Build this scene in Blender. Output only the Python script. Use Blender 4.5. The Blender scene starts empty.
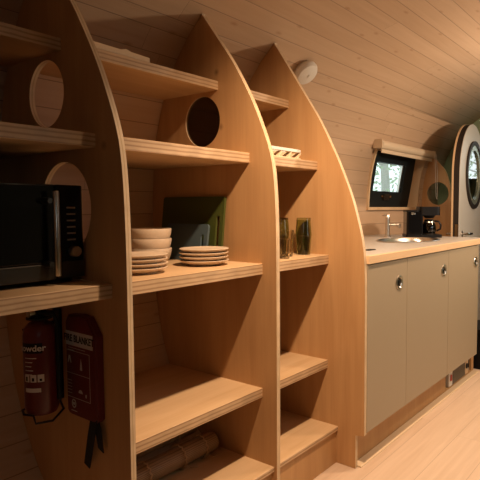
import bpy, bmesh, math, random
from mathutils import Vector, Matrix
random.seed(7)
scene = bpy.context.scene
COL = scene.collection
PI = math.pi

# ------------------------------------------------------------------ helpers
def lin(c):
    return tuple(((v/255)/12.92 if v/255 <= .04045 else ((v/255+.055)/1.055)**2.4) for v in c)

def new_mat(name):
    m = bpy.data.materials.new(name); m.use_nodes = True
    nt = m.node_tree
    return m, nt, nt.nodes['Principled BSDF']

def plain(name, col, rough=.5, metal=0., spec=.5, trans=0., ior=1.45, bump=0., bscale=200, coat=0):
    m, nt, b = new_mat(name)
    b.inputs['Base Color'].default_value = (*col, 1)
    b.inputs['Roughness'].default_value = rough
    b.inputs['Metallic'].default_value = metal
    b.inputs['Specular IOR Level'].default_value = spec
    b.inputs['Transmission Weight'].default_value = trans
    b.inputs['IOR'].default_value = ior
    b.inputs['Coat Weight'].default_value = coat
    tc = nt.nodes.new('ShaderNodeTexCoord')
    nz = nt.nodes.new('ShaderNodeTexNoise'); nz.inputs['Scale'].default_value = bscale
    nz.inputs['Detail'].default_value = 3
    nt.links.new(tc.outputs['Object'], nz.inputs['Vector'])
    mx = nt.nodes.new('ShaderNodeMix'); mx.data_type = 'RGBA'; mx.blend_type = 'MULTIPLY'
    mx.inputs['Factor'].default_value = .12
    mx.inputs['A'].default_value = (*col, 1)
    nt.links.new(nz.outputs['Fac'], mx.inputs['B'])
    if trans == 0:
        nt.links.new(mx.outputs['Result'], b.inputs['Base Color'])
    if bump:
        bp = nt.nodes.new('ShaderNodeBump'); bp.inputs['Strength'].default_value = bump
        bp.inputs['Distance'].default_value = .002
        nt.links.new(nz.outputs['Fac'], bp.inputs['Height'])
        nt.links.new(bp.outputs['Normal'], b.inputs['Normal'])
    return m

def math_node(nt, op, a=None, b=None):
    n = nt.nodes.new('ShaderNodeMath'); n.operation = op
    for i, v in enumerate((a, b)):
        if v is None: continue
        if isinstance(v, (int, float)): n.inputs[i].default_value = v
        else: nt.links.new(v, n.inputs[i])
    return n.outputs[0]

def wood(name, c1, c2, scale=(14, 14, 1.6), rough=.5, knots=True, fine=.5):
    """birch veneer: stretched noise grain, soft figure, a few knots (object space)"""
    m, nt, b = new_mat(name)
    tc = nt.nodes.new('ShaderNodeTexCoord')
    mp = nt.nodes.new('ShaderNodeMapping'); mp.inputs['Scale'].default_value = scale
    nt.links.new(tc.outputs['Object'], mp.inputs['Vector'])
    n1 = nt.nodes.new('ShaderNodeTexNoise'); n1.inputs['Scale'].default_value = 1.0
    n1.inputs['Detail'].default_value = 5; n1.inputs['Distortion'].default_value = .6
    nt.links.new(mp.outputs['Vector'], n1.inputs['Vector'])
    mp2 = nt.nodes.new('ShaderNodeMapping')
    mp2.inputs['Scale'].default_value = tuple(s*9 if s > 3 else s*3 for s in scale)
    nt.links.new(tc.outputs['Object'], mp2.inputs['Vector'])
    n2 = nt.nodes.new('ShaderNodeTexNoise'); n2.inputs['Detail'].default_value = 2
    n2.inputs['Scale'].default_value = 1.0
    nt.links.new(mp2.outputs['Vector'], n2.inputs['Vector'])
    f = math_node(nt, 'ADD', math_node(nt, 'MULTIPLY', n1.outputs['Fac'], 1-fine*.5),
                  math_node(nt, 'MULTIPLY', n2.outputs['Fac'], fine*.5))
    r = nt.nodes.new('ShaderNodeValToRGB')
    r.color_ramp.elements[0].position = .32; r.color_ramp.elements[0].color = (*c2, 1)
    r.color_ramp.elements[1].position = .68; r.color_ramp.elements[1].color = (*c1, 1)
    nt.links.new(f, r.inputs['Fac'])
    out = r.outputs['Color']
    if knots:
        v = nt.nodes.new('ShaderNodeTexVoronoi'); v.inputs['Scale'].default_value = 3.2
        nt.links.new(tc.outputs['Object'], v.inputs['Vector'])
        r2 = nt.nodes.new('ShaderNodeValToRGB')
        r2.color_ramp.elements[0].position = .0; r2.color_ramp.elements[0].color = (.25, .2, .17, 1)
        r2.color_ramp.elements[1].position = .055; r2.color_ramp.elements[1].color = (1, 1, 1, 1)
        nt.links.new(v.outputs['Distance'], r2.inputs['Fac'])
        mx = nt.nodes.new('ShaderNodeMix'); mx.data_type = 'RGBA'; mx.blend_type = 'MULTIPLY'
        mx.inputs['Factor'].default_value = .8
        nt.links.new(out, mx.inputs['A']); nt.links.new(r2.outputs['Color'], mx.inputs['B'])
        out = mx.outputs['Result']
    nt.links.new(out, b.inputs['Base Color'])
    b.inputs['Roughness'].default_value = rough
    b.inputs['Specular IOR Level'].default_value = .35
    bp = nt.nodes.new('ShaderNodeBump'); bp.inputs['Strength'].default_value = .12
    bp.inputs['Distance'].default_value = .002
    nt.links.new(f, bp.inputs['Height']); nt.links.new(bp.outputs['Normal'], b.inputs['Normal'])
    return m

def ply_edge(name, c1, c2, pitch, axis):
    """laminated edge: thin stripes across the board's thickness"""
    m, nt, b = new_mat(name)
    tc = nt.nodes.new('ShaderNodeTexCoord'); sp = nt.nodes.new('ShaderNodeSeparateXYZ')
    nt.links.new(tc.outputs['Object'], sp.inputs[0])
    nz = nt.nodes.new('ShaderNodeTexNoise'); nz.inputs['Scale'].default_value = 16
    nz.inputs['Detail'].default_value = 4
    nt.links.new(tc.outputs['Object'], nz.inputs['Vector'])
    a = math_node(nt, 'ADD', math_node(nt, 'MULTIPLY', sp.outputs[axis], 1/pitch),
                  math_node(nt, 'MULTIPLY', nz.outputs['Fac'], .35))
    fr = math_node(nt, 'FRACT', a)
    r = nt.nodes.new('ShaderNodeValToRGB')
    e = r.color_ramp.elements
    e[0].position = 0; e[0].color = (*c2, 1); e[1].position = .3; e[1].color = (*c1, 1)
    x = e.new(.72); x.color = (*c1, 1)
    x = e.new(.98); x.color = (*c2, 1)
    nt.links.new(fr, r.inputs['Fac'])
    mx = nt.nodes.new('ShaderNodeMix'); mx.data_type = 'RGBA'; mx.blend_type = 'MULTIPLY'
    mx.inputs['Factor'].default_value = .45
    nt.links.new(r.outputs['Color'], mx.inputs['A']); nt.links.new(nz.outputs['Fac'], mx.inputs['B'])
    nt.links.new(mx.outputs['Result'], b.inputs['Base Color'])
    b.inputs['Roughness'].default_value = .55
    return m

def planks(name, c1, c2, width, length, groove, rough=.5, knots=True, gw=.03, seam_dark=.35, grain=9):
    """boards from the UV layer: u along the board, v across (metres)"""
    m, nt, b = new_mat(name)
    uv = nt.nodes.new('ShaderNodeUVMap'); uv.uv_map = 'UVMap'
    sp = nt.nodes.new('ShaderNodeSeparateXYZ'); nt.links.new(uv.outputs['UV'], sp.inputs[0])
    u, v = sp.outputs[0], sp.outputs[1]
    row = math_node(nt, 'DIVIDE', v, width)
    rid = math_node(nt, 'FLOOR', row); rf = math_node(nt, 'FRACT', row)
    wn = nt.nodes.new('ShaderNodeTexWhiteNoise'); wn.noise_dimensions = '1D'
    nt.links.new(rid, wn.inputs['W'])
    uu = math_node(nt, 'DIVIDE', math_node(nt, 'ADD', u, math_node(nt, 'MULTIPLY', wn.outputs['Value'], length)), length)
    cid = math_node(nt, 'FLOOR', uu); cf = math_node(nt, 'FRACT', uu)
    cv = nt.nodes.new('ShaderNodeCombineXYZ'); nt.links.new(rid, cv.inputs[0]); nt.links.new(cid, cv.inputs[1])
    w2 = nt.nodes.new('ShaderNodeTexWhiteNoise'); w2.noise_dimensions = '2D'
    nt.links.new(cv.outputs[0], w2.inputs['Vector'])
    # grain
    gv = nt.nodes.new('ShaderNodeCombineXYZ')
    nt.links.new(math_node(nt, 'MULTIPLY', u, 1.6), gv.inputs[0])
    nt.links.new(math_node(nt, 'MULTIPLY', v, 26), gv.inputs[1])
    nt.links.new(math_node(nt, 'MULTIPLY', w2.outputs['Value'], 40), gv.inputs[2])
    n1 = nt.nodes.new('ShaderNodeTexNoise'); n1.inputs['Scale'].default_value = 1.3
    n1.inputs['Detail'].default_value = 6; n1.inputs['Distortion'].default_value = .7
    nt.links.new(gv.outputs[0], n1.inputs['Vector'])
    f = math_node(nt, 'ADD', math_node(nt, 'MULTIPLY', n1.outputs['Fac'], .75),
                  math_node(nt, 'MULTIPLY', w2.outputs['Value'], .25))
    r = nt.nodes.new('ShaderNodeValToRGB')
    r.color_ramp.elements[0].position = .25; r.color_ramp.elements[0].color = (*c2, 1)
    r.color_ramp.elements[1].position = .75; r.color_ramp.elements[1].color = (*c1, 1)
    nt.links.new(f, r.inputs['Fac'])
    out = r.outputs['Color']
    if knots:
        kv = nt.nodes.new('ShaderNodeCombineXYZ')
        nt.links.new(math_node(nt, 'MULTIPLY', u, 2.6), kv.inputs[0])
        nt.links.new(math_node(nt, 'MULTIPLY', v, 6.5), kv.inputs[1])
        vo = nt.nodes.new('ShaderNodeTexVoronoi'); vo.voronoi_dimensions = '2D'; vo.inputs['Scale'].default_value = 1
        nt.links.new(kv.outputs[0], vo.inputs['Vector'])
        r2 = nt.nodes.new('ShaderNodeValToRGB')
        r2.color_ramp.elements[0].position = .015; r2.color_ramp.elements[0].color = (.72, .62, .54, 1)
        r2.color_ramp.elements[1].position = .075; r2.color_ramp.elements[1].color = (1, 1, 1, 1)
        nt.links.new(vo.outputs['Distance'], r2.inputs['Fac'])
        mx = nt.nodes.new('ShaderNodeMix'); mx.data_type = 'RGBA'; mx.blend_type = 'MULTIPLY'
        mx.inputs['Factor'].default_value = .7
        nt.links.new(out, mx.inputs['A']); nt.links.new(r2.outputs['Color'], mx.inputs['B'])
        out = mx.outputs['Result']
    # seams
    d = math_node(nt, 'MINIMUM', rf, math_node(nt, 'SUBTRACT', 1, rf))
    d2 = math_node(nt, 'MULTIPLY', math_node(nt, 'MINIMUM', cf, math_node(nt, 'SUBTRACT', 1, cf)), length/width*2.2)
    dd = math_node(nt, 'MINIMUM', d, d2)
    sm = nt.nodes.new('ShaderNodeMapRange'); sm.inputs['From Min'].default_value = gw*.35
    sm.inputs['From Max'].default_value = gw; sm.clamp = True
    nt.links.new(dd, sm.inputs['Value'])
    mx2 = nt.nodes.new('ShaderNodeMix'); mx2.data_type = 'RGBA'
    mx2.inputs['A'].default_value = (*tuple(c*seam_dark for c in c2), 1)
    nt.links.new(sm.outputs['Result'], mx2.inputs['Factor']); nt.links.new(out, mx2.inputs['B'])
    nt.links.new(mx2.outputs['Result'], b.inputs['Base Color'])
    b.inputs['Roughness'].default_value = rough
    b.inputs['Specular IOR Level'].default_value = .35
    bp = nt.nodes.new('ShaderNodeBump'); bp.inputs['Strength'].default_value = groove
    bp.inputs['Distance'].default_value = .003
    nt.links.new(math_node(nt, 'ADD', sm.outputs['Result'], math_node(nt, 'MULTIPLY', f, .12)), bp.inputs['Height'])
    nt.links.new(bp.outputs['Normal'], b.inputs['Normal'])
    return m

# materials
PLY_A, PLY_B = (.52, .305, .138), (.43, .235, .10)
M = {}
M['ply'] = wood('birch_plywood', PLY_A, PLY_B, (16, 16, 1.7))
M['ply_shelf'] = wood('birch_plywood_shelf', (.62, .43, .25), (.54, .355, .19), (1.7, 16, 16))
M['edge_x'] = ply_edge('plywood_edge', (.80, .60, .38), (.60, .40, .22), .0105, 0)
M['edge_z'] = ply_edge('plywood_shelf_edge', (.68, .47, .28), (.40, .23, .11), .0142, 2)
M['boards'] = planks('tongue_groove_boards', (.57, .405, .275), (.49, .335, .218), .101, 2.1, .45, .5, gw=.022, seam_dark=.55)
M['floor'] = planks('oak_laminate', (.68, .52, .39), (.55, .40, .28), .19, 1.3, .2, .42, knots=False, gw=.008, seam_dark=.7)
M['door_grey'] = plain('taupe_laminate', (.36, .29, .20), .45, bump=.05, bscale=900)
M['counter'] = plain('pale_grey_laminate', (.50, .46, .41), .38, bump=.03, bscale=700)
M['counter_edge'] = wood('worktop_edge', (.72, .50, .30), (.62, .42, .24), (1.5, 18, 18), knots=False)
M['steel'] = plain('brushed_steel', (.62, .58, .52), .28, 1.0)
M['grille'] = plain('grey_grille', (.16, .13, .095), .4, .3)
M['chrome'] = plain('chrome', (.75, .72, .68), .12, 1.0)
M['black'] = plain('black_plastic', (.007, .007, .008), .4, spec=.25)
M['black_gloss'] = plain('black_glass', (.005, .005, .006), .08, spec=.3)
M['dark_steel'] = plain('dark_steel', (.07, .062, .052), .35, .8)
M['red'] = plain('red_enamel', (.10, .010, .009), .32)
M['red_fabric'] = plain('red_vinyl', (.125, .014, .011), .5)
M['white'] = plain('white_plastic', (.72, .68, .62), .4)
M['print_white'] = plain('white_print', (.55, .52, .48), .6)
M['stone'] = plain('beige_stoneware', (.66, .52, .38), .35, bump=.05, bscale=120)
M['blind'] = plain('cream_fabric', (.62, .50, .36), .8, bump=.1, bscale=800)
M['green_wall'] = plain('green_paint', (.22, .27, .16), .6)
M['dark_green'] = plain('dark_green_absorber', (.07, .08, .045), .6)  # darkens the unseen right wall to soak up bounced light
M['door_white'] = plain('pale_grey_paint', (.52, .50, .46), .45)
M['brown'] = plain('dark_brown_seal', (.022, .015, .011), .6, spec=.3)
M['tan'] = wood('tan_wood', (.66, .47, .29), (.58, .40, .23), (14, 14, 1.5), knots=False)
M['brass'] = plain('brass', (.40, .25, .12), .35, 1.0)
M['black_frame'] = plain('black_window_frame', (.010, .015, .017), .5, spec=.25)
M['mat_roll'] = ply_edge('bamboo_slats', (.40, .25, .13), (.20, .11, .05), .006, 2)
M['twine'] = plain('twine', (.45, .30, .17), .8)
M['green_board'] = plain('green_board', (.06, .075, .014), .5)
M['blue_board'] = plain('blue_grey_board', (.075, .11, .125), .5)
M['light_wood'] = plain('pale_wood', (.72, .55, .36), .6)
M['black_strap'] = plain('black_webbing', (.01, .01, .01), .8)
M['leaf'] = plain('leaf_green', (.42, .50, .34), .6)
M['bark'] = plain('pale_bark', (.55, .53, .48), .8, bump=.4, bscale=20)
M['bounce_ground'] = plain('pale_bounce_ground', (.50, .50, .46), .9)  # outside ground made pale so daylight bounces up indoors

def glass(name, col, rough=.02, ior=1.45, alpha_mix=.0):
    m, nt, b = new_mat(name)
    for n in list(nt.nodes):
        if n.type == 'BSDF_PRINCIPLED': nt.nodes.remove(n)
    o = [n for n in nt.nodes if n.type == 'OUTPUT_MATERIAL'][0]
    tr = nt.nodes.new('ShaderNodeBsdfTransparent'); tr.inputs['Color'].default_value = (*col, 1)
    gl = nt.nodes.new('ShaderNodeBsdfGlossy'); gl.inputs['Roughness'].default_value = rough
    lw = nt.nodes.new('ShaderNodeLayerWeight'); lw.inputs['Blend'].default_value = .5
    fr = math_node(nt, 'ADD', math_node(nt, 'MULTIPLY', math_node(nt, 'POWER', lw.outputs['Facing'], 4), .6), .04)
    mx = nt.nodes.new('ShaderNodeMixShader')
    ad = math_node(nt, 'ADD', fr, alpha_mix)
    nt.links.new(ad, mx.inputs[0]); nt.links.new(tr.outputs[0], mx.inputs[1]); nt.links.new(gl.outputs[0], mx.inputs[2])
    nt.links.new(mx.outputs[0], o.inputs['Surface'])
    return m
M['pane'] = glass('window_glass', (.9, .95, .93))
M['mirror_pane'] = glass('door_glass', (.75, .85, .8), alpha_mix=.35)
M['smoke_pane'] = glass('smoked_glass', (.22, .17, .12), rough=.05, alpha_mix=.03)
M['tumbler'] = plain('olive_glass', (.55, .60, .36), .02, trans=1., ior=1.45)
M['clear_tumbler'] = plain('smoky_clear_glass', (.90, .86, .74), .02, trans=1., ior=1.45)
M['carafe'] = glass('carafe_glass', (.25, .2, .15), alpha_mix=.03)

def finish(name, bm, mats, parent=None, smooth=False, loc=None, rot=None, angle=None):
    me = bpy.data.meshes.new(name)
    bmesh.ops.recalc_face_normals(bm, faces=bm.faces[:])
    bm.to_mesh(me); bm.free()
    if not isinstance(mats, (list, tuple)): mats = [mats]
    for m in mats: me.materials.append(m)
    if smooth:
        for p in me.polygons: p.use_smooth = True
        if hasattr(me, 'set_sharp_from_angle'): me.set_sharp_from_angle(angle=math.radians(angle or 35))
    o = bpy.data.objects.new(name, me); COL.objects.link(o)
    if loc is not None: o.location = loc
    if rot is not None: o.rotation_euler = rot
    if parent is not None: o.parent = parent
    return o

def tag(o, label, cat, group=None, kind=None):
    if label: o['label'] = label
    if cat: o['category'] = cat
    if group: o['group'] = group
    if kind: o['kind'] = kind
    return o
def thing(name, label, cat, loc=(0, 0, 0), rotz=0, group=None):
    o = bpy.data.objects.new(name, None); o.empty_display_size = .05
    COL.objects.link(o); o.location = loc; o.rotation_euler = (0, 0, rotz)
    return tag(o, label, cat, group)
def struct(o):
    o['kind'] = 'structure'; return o
def copy_tree(o, parent=None):
    c = o.copy(); COL.objects.link(c)
    if parent is not None: c.parent = parent
    for ch in list(o.children): copy_tree(ch, c)
    return c

def add_box(bm, x0, x1, y0, y1, z0, z1, bev=0., mi=0):
    r = bmesh.ops.create_cube(bm, size=1)
    vs = r['verts']
    for v in vs:
        v.co = Vector(((x0+x1)/2+v.co.x*(x1-x0), (y0+y1)/2+v.co.y*(y1-y0), (z0+z1)/2+v.co.z*(z1-z0)))
    fs = list({f for v in vs for f in v.link_faces})
    for f in fs: f.material_index = mi
    if bev:
        es = list({e for v in vs for e in v.link_edges})
        bmesh.ops.bevel(bm, geom=es, offset=bev, segments=2, profile=.5, affect='EDGES', material=mi)
    return bm
def box(*a, **k): return add_box(bmesh.new(), *a, **k)

def add_prism(bm, loops, h0, h1, axis='x', mi_face=0, mi_edge=0):
    """loops: outer 2D polygon + holes; extruded along axis from h0 to h1"""
    def P(a, b, h):
        return {'x': (h, a, b), 'y': (a, h, b), 'z': (a, b, h)}[axis]
    es = []; vs0 = []
    for lp in loops:
        vs = [bm.verts.new(P(a, b, h0)) for a, b in lp]; vs0 += vs
        for i in range(len(vs)): es.append(bm.edges.new((vs[i], vs[(i+1) % len(vs)])))
    r = bmesh.ops.triangle_fill(bm, use_beauty=True, use_dissolve=False, edges=es)
    fs = [g for g in r['geom'] if isinstance(g, bmesh.types.BMFace)]
    for f in fs: f.material_index = mi_face
    ex = bmesh.ops.extrude_face_region(bm, geom=fs)
    nv = [g for g in ex['geom'] if isinstance(g, bmesh.types.BMVert)]
    d = Vector(P(0, 0, h1-h0))
    for v in nv: v.co += d
    nf = [g for g in ex['geom'] if isinstance(g, bmesh.types.BMFace)]
    for f in nf: f.material_index = mi_face
    for e in es:
        for f in e.link_faces:
            if f not in fs: f.material_index = mi_edge
    return bm
def prism(loops, h0, h1, axis='x', **k): return add_prism(bmesh.new(), loops, h0, h1, axis, **k)

def circle(cx, cy, r, n=48, ry=None):
    return [(cx+r*math.cos(2*PI*i/n), cy+(ry or r)*math.sin(2*PI*i/n)) for i in range(n)]
def rrect(x0, x1, y0, y1, r, n=6):
    pts = []
    for cx, cy, a in ((x1-r, y1-r, 0), (x0+r, y1-r, 90), (x0+r, y0+r, 180), (x1-r, y0+r, 270)):
        for i in range(n+1):
            t = math.radians(a+90*i/n); pts.append((cx+r*math.cos(t), cy+r*math.sin(t)))
    return pts

def add_lathe(bm, prof, n=40, c=(0, 0, 0), axis='z', mi=0):
    rings = []
    def P(r, h, t):
        a, b = r*math.cos(t), r*math.sin(t)
        v = {'z': (a, b, h), 'x': (h, a, b), 'y': (a, h, b)}[axis]
        return (v[0]+c[0], v[1]+c[1], v[2]+c[2])
    for r, h in prof:
        if r < 1e-6: rings.append([bm.verts.new(P(0, h, 0))])
        else: rings.append([bm.verts.new(P(r, h, 2*PI*i/n)) for i in range(n)])
    for A, B in zip(rings, rings[1:]):
        for i in range(n):
            j = (i+1) % n
            if len(A) == 1 and len(B) == 1: continue
            if len(A) == 1: f = bm.faces.new((A[0], B[i], B[j]))
            elif len(B) == 1: f = bm.faces.new((A[i], A[j], B[0]))
            else: f = bm.faces.new((A[i], A[j], B[j], B[i]))
            f.material_index = mi
    return bm
def lathe(prof, n=40, **k): return add_lathe(bmesh.new(), prof, n, **k)

def add_tube(bm, pts, r, n=10, closed=False, mi=0):
    pts = [Vector(p) for p in pts]; N = len(pts); rings = []
    rr = r if isinstance(r, (list, tuple)) else [r]*N
    prev = None
    for i, p in enumerate(pts):
        if closed: t = pts[(i+1) % N]-pts[i-1]
        else: t = pts[min(i+1, N-1)]-pts[max(i-1, 0)]
        t.normalize()
        if prev is None:
            a = Vector((0, 0, 1)) if abs(t.z) < .9 else Vector((1, 0, 0))
            u = t.cross(a).normalized()
        else:
            u = (prev-t*prev.dot(t)).normalized()
        prev = u; v = t.cross(u)
        rings.append([bm.verts.new(p+(u*math.cos(2*PI*k/n)+v*math.sin(2*PI*k/n))*rr[i]) for k in range(n)])
    m = N if closed else N-1
    for i in range(m):
        A, B = rings[i], rings[(i+1) % N]
        for k in range(n):
            f = bm.faces.new((A[k], A[(k+1) % n], B[(k+1) % n], B[k])); f.material_index = mi
    if not closed:
        for R in (rings[0], rings[-1]):
            f = bm.faces.new(R); f.material_index = mi
    return bm
def tube(*a, **k): return add_tube(bmesh.new(), *a, **k)

def catmull(pts, n=8):
    out = []
    P = [pts[0]]+list(pts)+[pts[-1]]
    for i in range(1, len(P)-2):
        for k in range(n):
            t = k/n
            out.append(tuple(.5*((2*b)+(-a+c)*t+(2*a-5*b+4*c-d)*t*t+(-a+3*b-3*c+d)*t**3)
                             for a, b, c, d in zip(P[i-1], P[i], P[i+1], P[i+2])))
    out.append(tuple(pts[-1]))
    return out

def text_mesh(name, body, size, mat, parent, matrix, squeeze=1.0, bold=0.):
    cu = bpy.data.curves.new(name, 'FONT'); cu.body = body; cu.size = size
    cu.align_x = 'CENTER'; cu.align_y = 'CENTER'; cu.extrude = .0004; cu.offset = bold; cu.space_character = 1.05
    t = bpy.data.objects.new(name+'_tmp', cu); COL.objects.link(t)
    dg = bpy.context.evaluated_depsgraph_get()
    me = bpy.data.meshes.new_from_object(t.evaluated_get(dg))
    bpy.data.objects.remove(t); bpy.data.curves.remove(cu)
    for v in me.vertices: v.co.x *= squeeze
    me.transform(matrix)
    me.materials.clear(); me.materials.append(mat)
    o = bpy.data.objects.new(name, me); COL.objects.link(o); o.parent = parent
    return o

# ------------------------------------------------------------------ the pod shell
YC, ZC, WA, BU, BL, NE = .7, 1.1, 1.3, 1.12, 1.16, 2.65
def wall_y(z):
    b = BU if z > ZC else BL
    return YC+WA*max(0., 1-(abs(z-ZC)/b)**NE)**(1/NE)
def shell_pt(t):
    """t from 0 (left, floor) over the ridge to 1; returns Y, z"""
    a0 = -1.9; a = a0+(PI-2*a0)*t
    c, s = math.cos(a), math.sin(a)
    b = BU if s > 0 else BL
    return YC+WA*math.copysign(abs(c)**(2/NE), c), ZC+b*math.copysign(abs(s)**(2/NE), s)
# profile sampled from the left floor edge up to the ridge, then mirrored
prof = []
def build_profile():
    zs = []
    pts = []
    n = 90
    for i in range(n+1):
        a = -PI/2+PI*i/n
        c, s = math.cos(a), math.sin(a)
        b = BU if s > 0 else BL
        y = YC+WA*abs(c)**(2/NE); z = ZC+b*math.copysign(abs(s)**(2/NE), s)
        pts.append((y, z))
    pts = [p for p in pts if p[1] > 0.001]
    pts.insert(0, (wall_y(0), 0.0))
    for zc in (1.20, 1.655, 1.95):
        pts.append((wall_y(zc), zc))
    left = sorted([p for p in pts], key=lambda p: (p[1], -p[0]))
    # ridge part is monotonic in z as well
    return left
LEFT = build_profile()
XN, XF = -1.3, 4.95
WX0, WX1, WZ0, WZ1 = 3.53, 4.43, 1.20, 1.655
def shell_part(name, pts, xs, skip=None, mat=None):
    bm = bmesh.new(); uvl = bm.loops.layers.uv.new('UVMap')
    s = [0]
    for a, b in zip(pts, pts[1:]): s.append(s[-1]+math.hypot(b[0]-a[0], b[1]-a[1]))
    grid = [[bm.verts.new((x, y, z)) for x in xs] for (y, z) in pts]
    for i in range(len(pts)-1):
        for j in range(len(xs)-1):
            if skip and skip((xs[j]+xs[j+1])/2, (pts[i][1]+pts[i+1][1])/2): continue
            f = bm.faces.new((grid[i][j], grid[i][j+1], grid[i+1][j+1], grid[i+1][j])); f.smooth = True
            for lp, (ii, jj) in zip(f.loops, ((i, j), (i, j+1), (i+1, j+1), (i+1, j))):
                lp[uvl].uv = (xs[jj], s[ii]+pts[0][1]*1.07+.02)
    me = bpy.data.meshes.new(name); bm.to_mesh(me); bm.free()
    me.materials.append(mat or M['boards'])
    o = bpy.data.objects.new(name, me); COL.objects.link(o)
    md = o.modifiers.new('thick', 'SOLIDIFY'); md.thickness = .05; md.offset = 1 if name != 'wall_right' else -1
    return struct(o)
xs = [XN, 0, 1, 2, 3, WX0, WX1, XF]
lw = [p for p in LEFT if p[1] <= 1.951]
ce = [p for p in LEFT if p[1] >= 1.949]
ce = ce+[(2*YC-y, z) for y, z in reversed(ce[:-1])]
rw = [(2*YC-y, z) for y, z in lw]
# offsets point outwards
w_l = shell_part('wall_left', lw, xs, lambda x, z: WX0 < x < WX1 and WZ0 < z < WZ1)
w_c = shell_part('ceiling', ce, [XN, 0, 1, 2, 3, XF])
w_r = shell_part('wall_right', rw, [XN, -.9, -.5, 1, 2, 2.9, 3.8, XF], lambda x, z: (2.0 < x < 3.8 or -.9 < x < -.5) and WZ0 < z < WZ1, M['dark_green'])  # openings added in this unseen wall to let in daylight fill
for o, s in ((w_l, 1), (w_c, 1), (w_r, 1)):
    # decide the solidify side from the mean normal versus the direction to the axis
    me = o.data; p = me.polygons[len(me.polygons)//2]
    out = Vector((0, p.center.y-YC, p.center.z-ZC))
    o.modifiers['thick'].offset = 1 if p.normal.dot(out) > 0 else -1

# floor
bm = bmesh.new(); uvl = bm.loops.layers.uv.new('UVMap')
add_box(bm, XN, XF, .09, 1.306, -.06, 0)
for f in bm.faces:
    for lp in f.loops: lp[uvl].uv = (lp.vert.co.x, lp.vert.co.y+.03)
struct(finish('floor', bm, M['floor']))

def end_loop():
    full = LEFT+[(2*YC-y, z) for y, z in reversed(LEFT[:-1])]
    return full
far = end_loop()
def arch(y0, y1, z0, ztop, n=20):
    r = (y1-y0)/2; c = (y0+y1)/2
    pts = [(y1, z0)]
    for i in range(n+1):
        t = PI*i/n; pts.append((c+r*math.cos(t), ztop-r+r*math.sin(t)))
    pts.append((y0, z0))
    return pts
# far end wall, painted green, with the arched doorway
dw = arch(.625, 1.535, .02, 1.93)
struct(finish('wall_far', prism([far, dw], XF, XF+.08, 'x'), M['green_wall']))
struct(finish('wall_near', prism([far], XN-.06, XN, 'x'), M['dark_steel']))  # unseen end wall given a dark finish to cut bounced light

# ------------------------------------------------------------------ shelving unit
X3, X2, X1, X0 = 1.99, 1.525, .872, .12
DT1 = .017
DT = .02
FR3 = [(1.137, .788), (1.141, .949), (1.154, 1.055), (1.180, 1.155), (1.212, 1.255), (1.271, 1.391), (1.316, 1.48), (1.384, 1.603), (1.463, 1.72), (1.56, 1.862), (1.652, 1.995)]
FR2 = [(1.261, .80), (1.261, .95), (1.262, 1.114), (1.268, 1.26), (1.279, 1.36), (1.296, 1.425), (1.330, 1.51), (1.388, 1.628), (1.478, 1.772), (1.565, 1.885), (1.652, 1.995)]
def back_curve(ztop, zbot):
    out = []; n = 26
    for i in range(n+1):
        z = ztop+(zbot-ztop)*i/n
        out.append((wall_y(z)-.004, z))
    return out
def divider_loop(front, notch):
    lp = []
    if notch: lp += [(1.183, .001), (1.183, .157), (1.137, .165)]
    else: lp += [(1.264, .001), (1.262, .4)]
    lp += catmull(front, 6)
    lp += back_curve(2.0, .001)
    return lp
unit = thing('shelving_unit', 'built-in birch plywood shelving unit with three pointed curved dividers and round cut-outs', 'shelving unit', (X2, 1.6, 0))
def U(name, bm, mats, **k):
    o = finish(name, bm, mats, **k)
    o.parent = unit; o.matrix_parent_inverse = Matrix.Translation(-unit.location)
    return o
holeA = circle(1.66, 1.557, .104)
holeB = circle(1.568, 1.198, .141)
PM = [M['ply'], M['edge_x']]
U('divider', prism([divider_loop(FR3, True)], X3, X3+DT, 'x', mi_edge=1), PM)
d2 = U('divider', prism([divider_loop(FR2, False), holeA], X2, X2+DT, 'x', mi_edge=1), PM)
U('divider', prism([divider_loop(FR2, False), holeA, holeB], X1, X1+DT1, 'x', mi_edge=1), PM)
U('divider', prism([divider_loop(FR2, False)], X0, X0+DT, 'x', mi_edge=1), PM)
pane = finish('porthole_pane', prism([circle(1.66, 1.557, .1045)], X2+.006, X2+.012, 'x'), M['smoke_pane'])
pane.parent = d2; pane.matrix_parent_inverse = d2.matrix_world.inverted()
pane['label'] = 'dark smoked round pane in the cut-out'
# shelves: (top z, front y, thickness)
LEV = dict(A=(1.713, 1.565, .036), B=(1.413, 1.396, .040), C=(.980, 1.332, .042), D=(.484, 1.336, .038), E=(.178, 1.277, .020))
def shelf(lv, xa, xb):
    z1, y0, t = LEV[lv]
    bm = bmesh.new(); z0 = z1-t
    yb0, yb1 = wall_y(z0)-.004, wall_y(z1)-.004
    co = [(x, y, z) for x in (xa, xb) for (y, z) in ((y0, z0), (yb0, z0), (yb1, z1), (y0, z1))]
    v = [bm.verts.new(c) for c in co]
    for q in ((0, 1, 2, 3), (7, 6, 5, 4), (0, 4, 5, 1), (2, 6, 7, 3), (1, 5, 6, 2)):
        bm.faces.new([v[i] for i in q])
    f = bm.faces.new([v[i] for i in (3, 7, 4, 0)]); f.material_index = 1
    es = [e for e in bm.edges if all(abs(vv.co.y-y0) < 1e-5 for vv in e.verts) and abs(e.verts[0].co.z-e.verts[1].co.z) < 1e-5]
    bmesh.ops.bevel(bm, geom=es, offset=.0015, segments=1, affect='EDGES')
    return U('shelf', bm, [M['ply_shelf'], M['edge_z']])
for lv in 'ABC': shelf(lv, X0+DT, X1)
for lv in 'ABCDE': shelf(lv, X1+DT1, X2)
for lv in 'ABCDE': shelf(lv, X2+DT, X3)
U('plinth', box(X1+DT1, X2, 1.287, 1.302, .001, .158), M['ply'])
U('plinth', box(X2+DT, X3, 1.287, 1.302, .001, .158), M['ply'])

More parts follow.
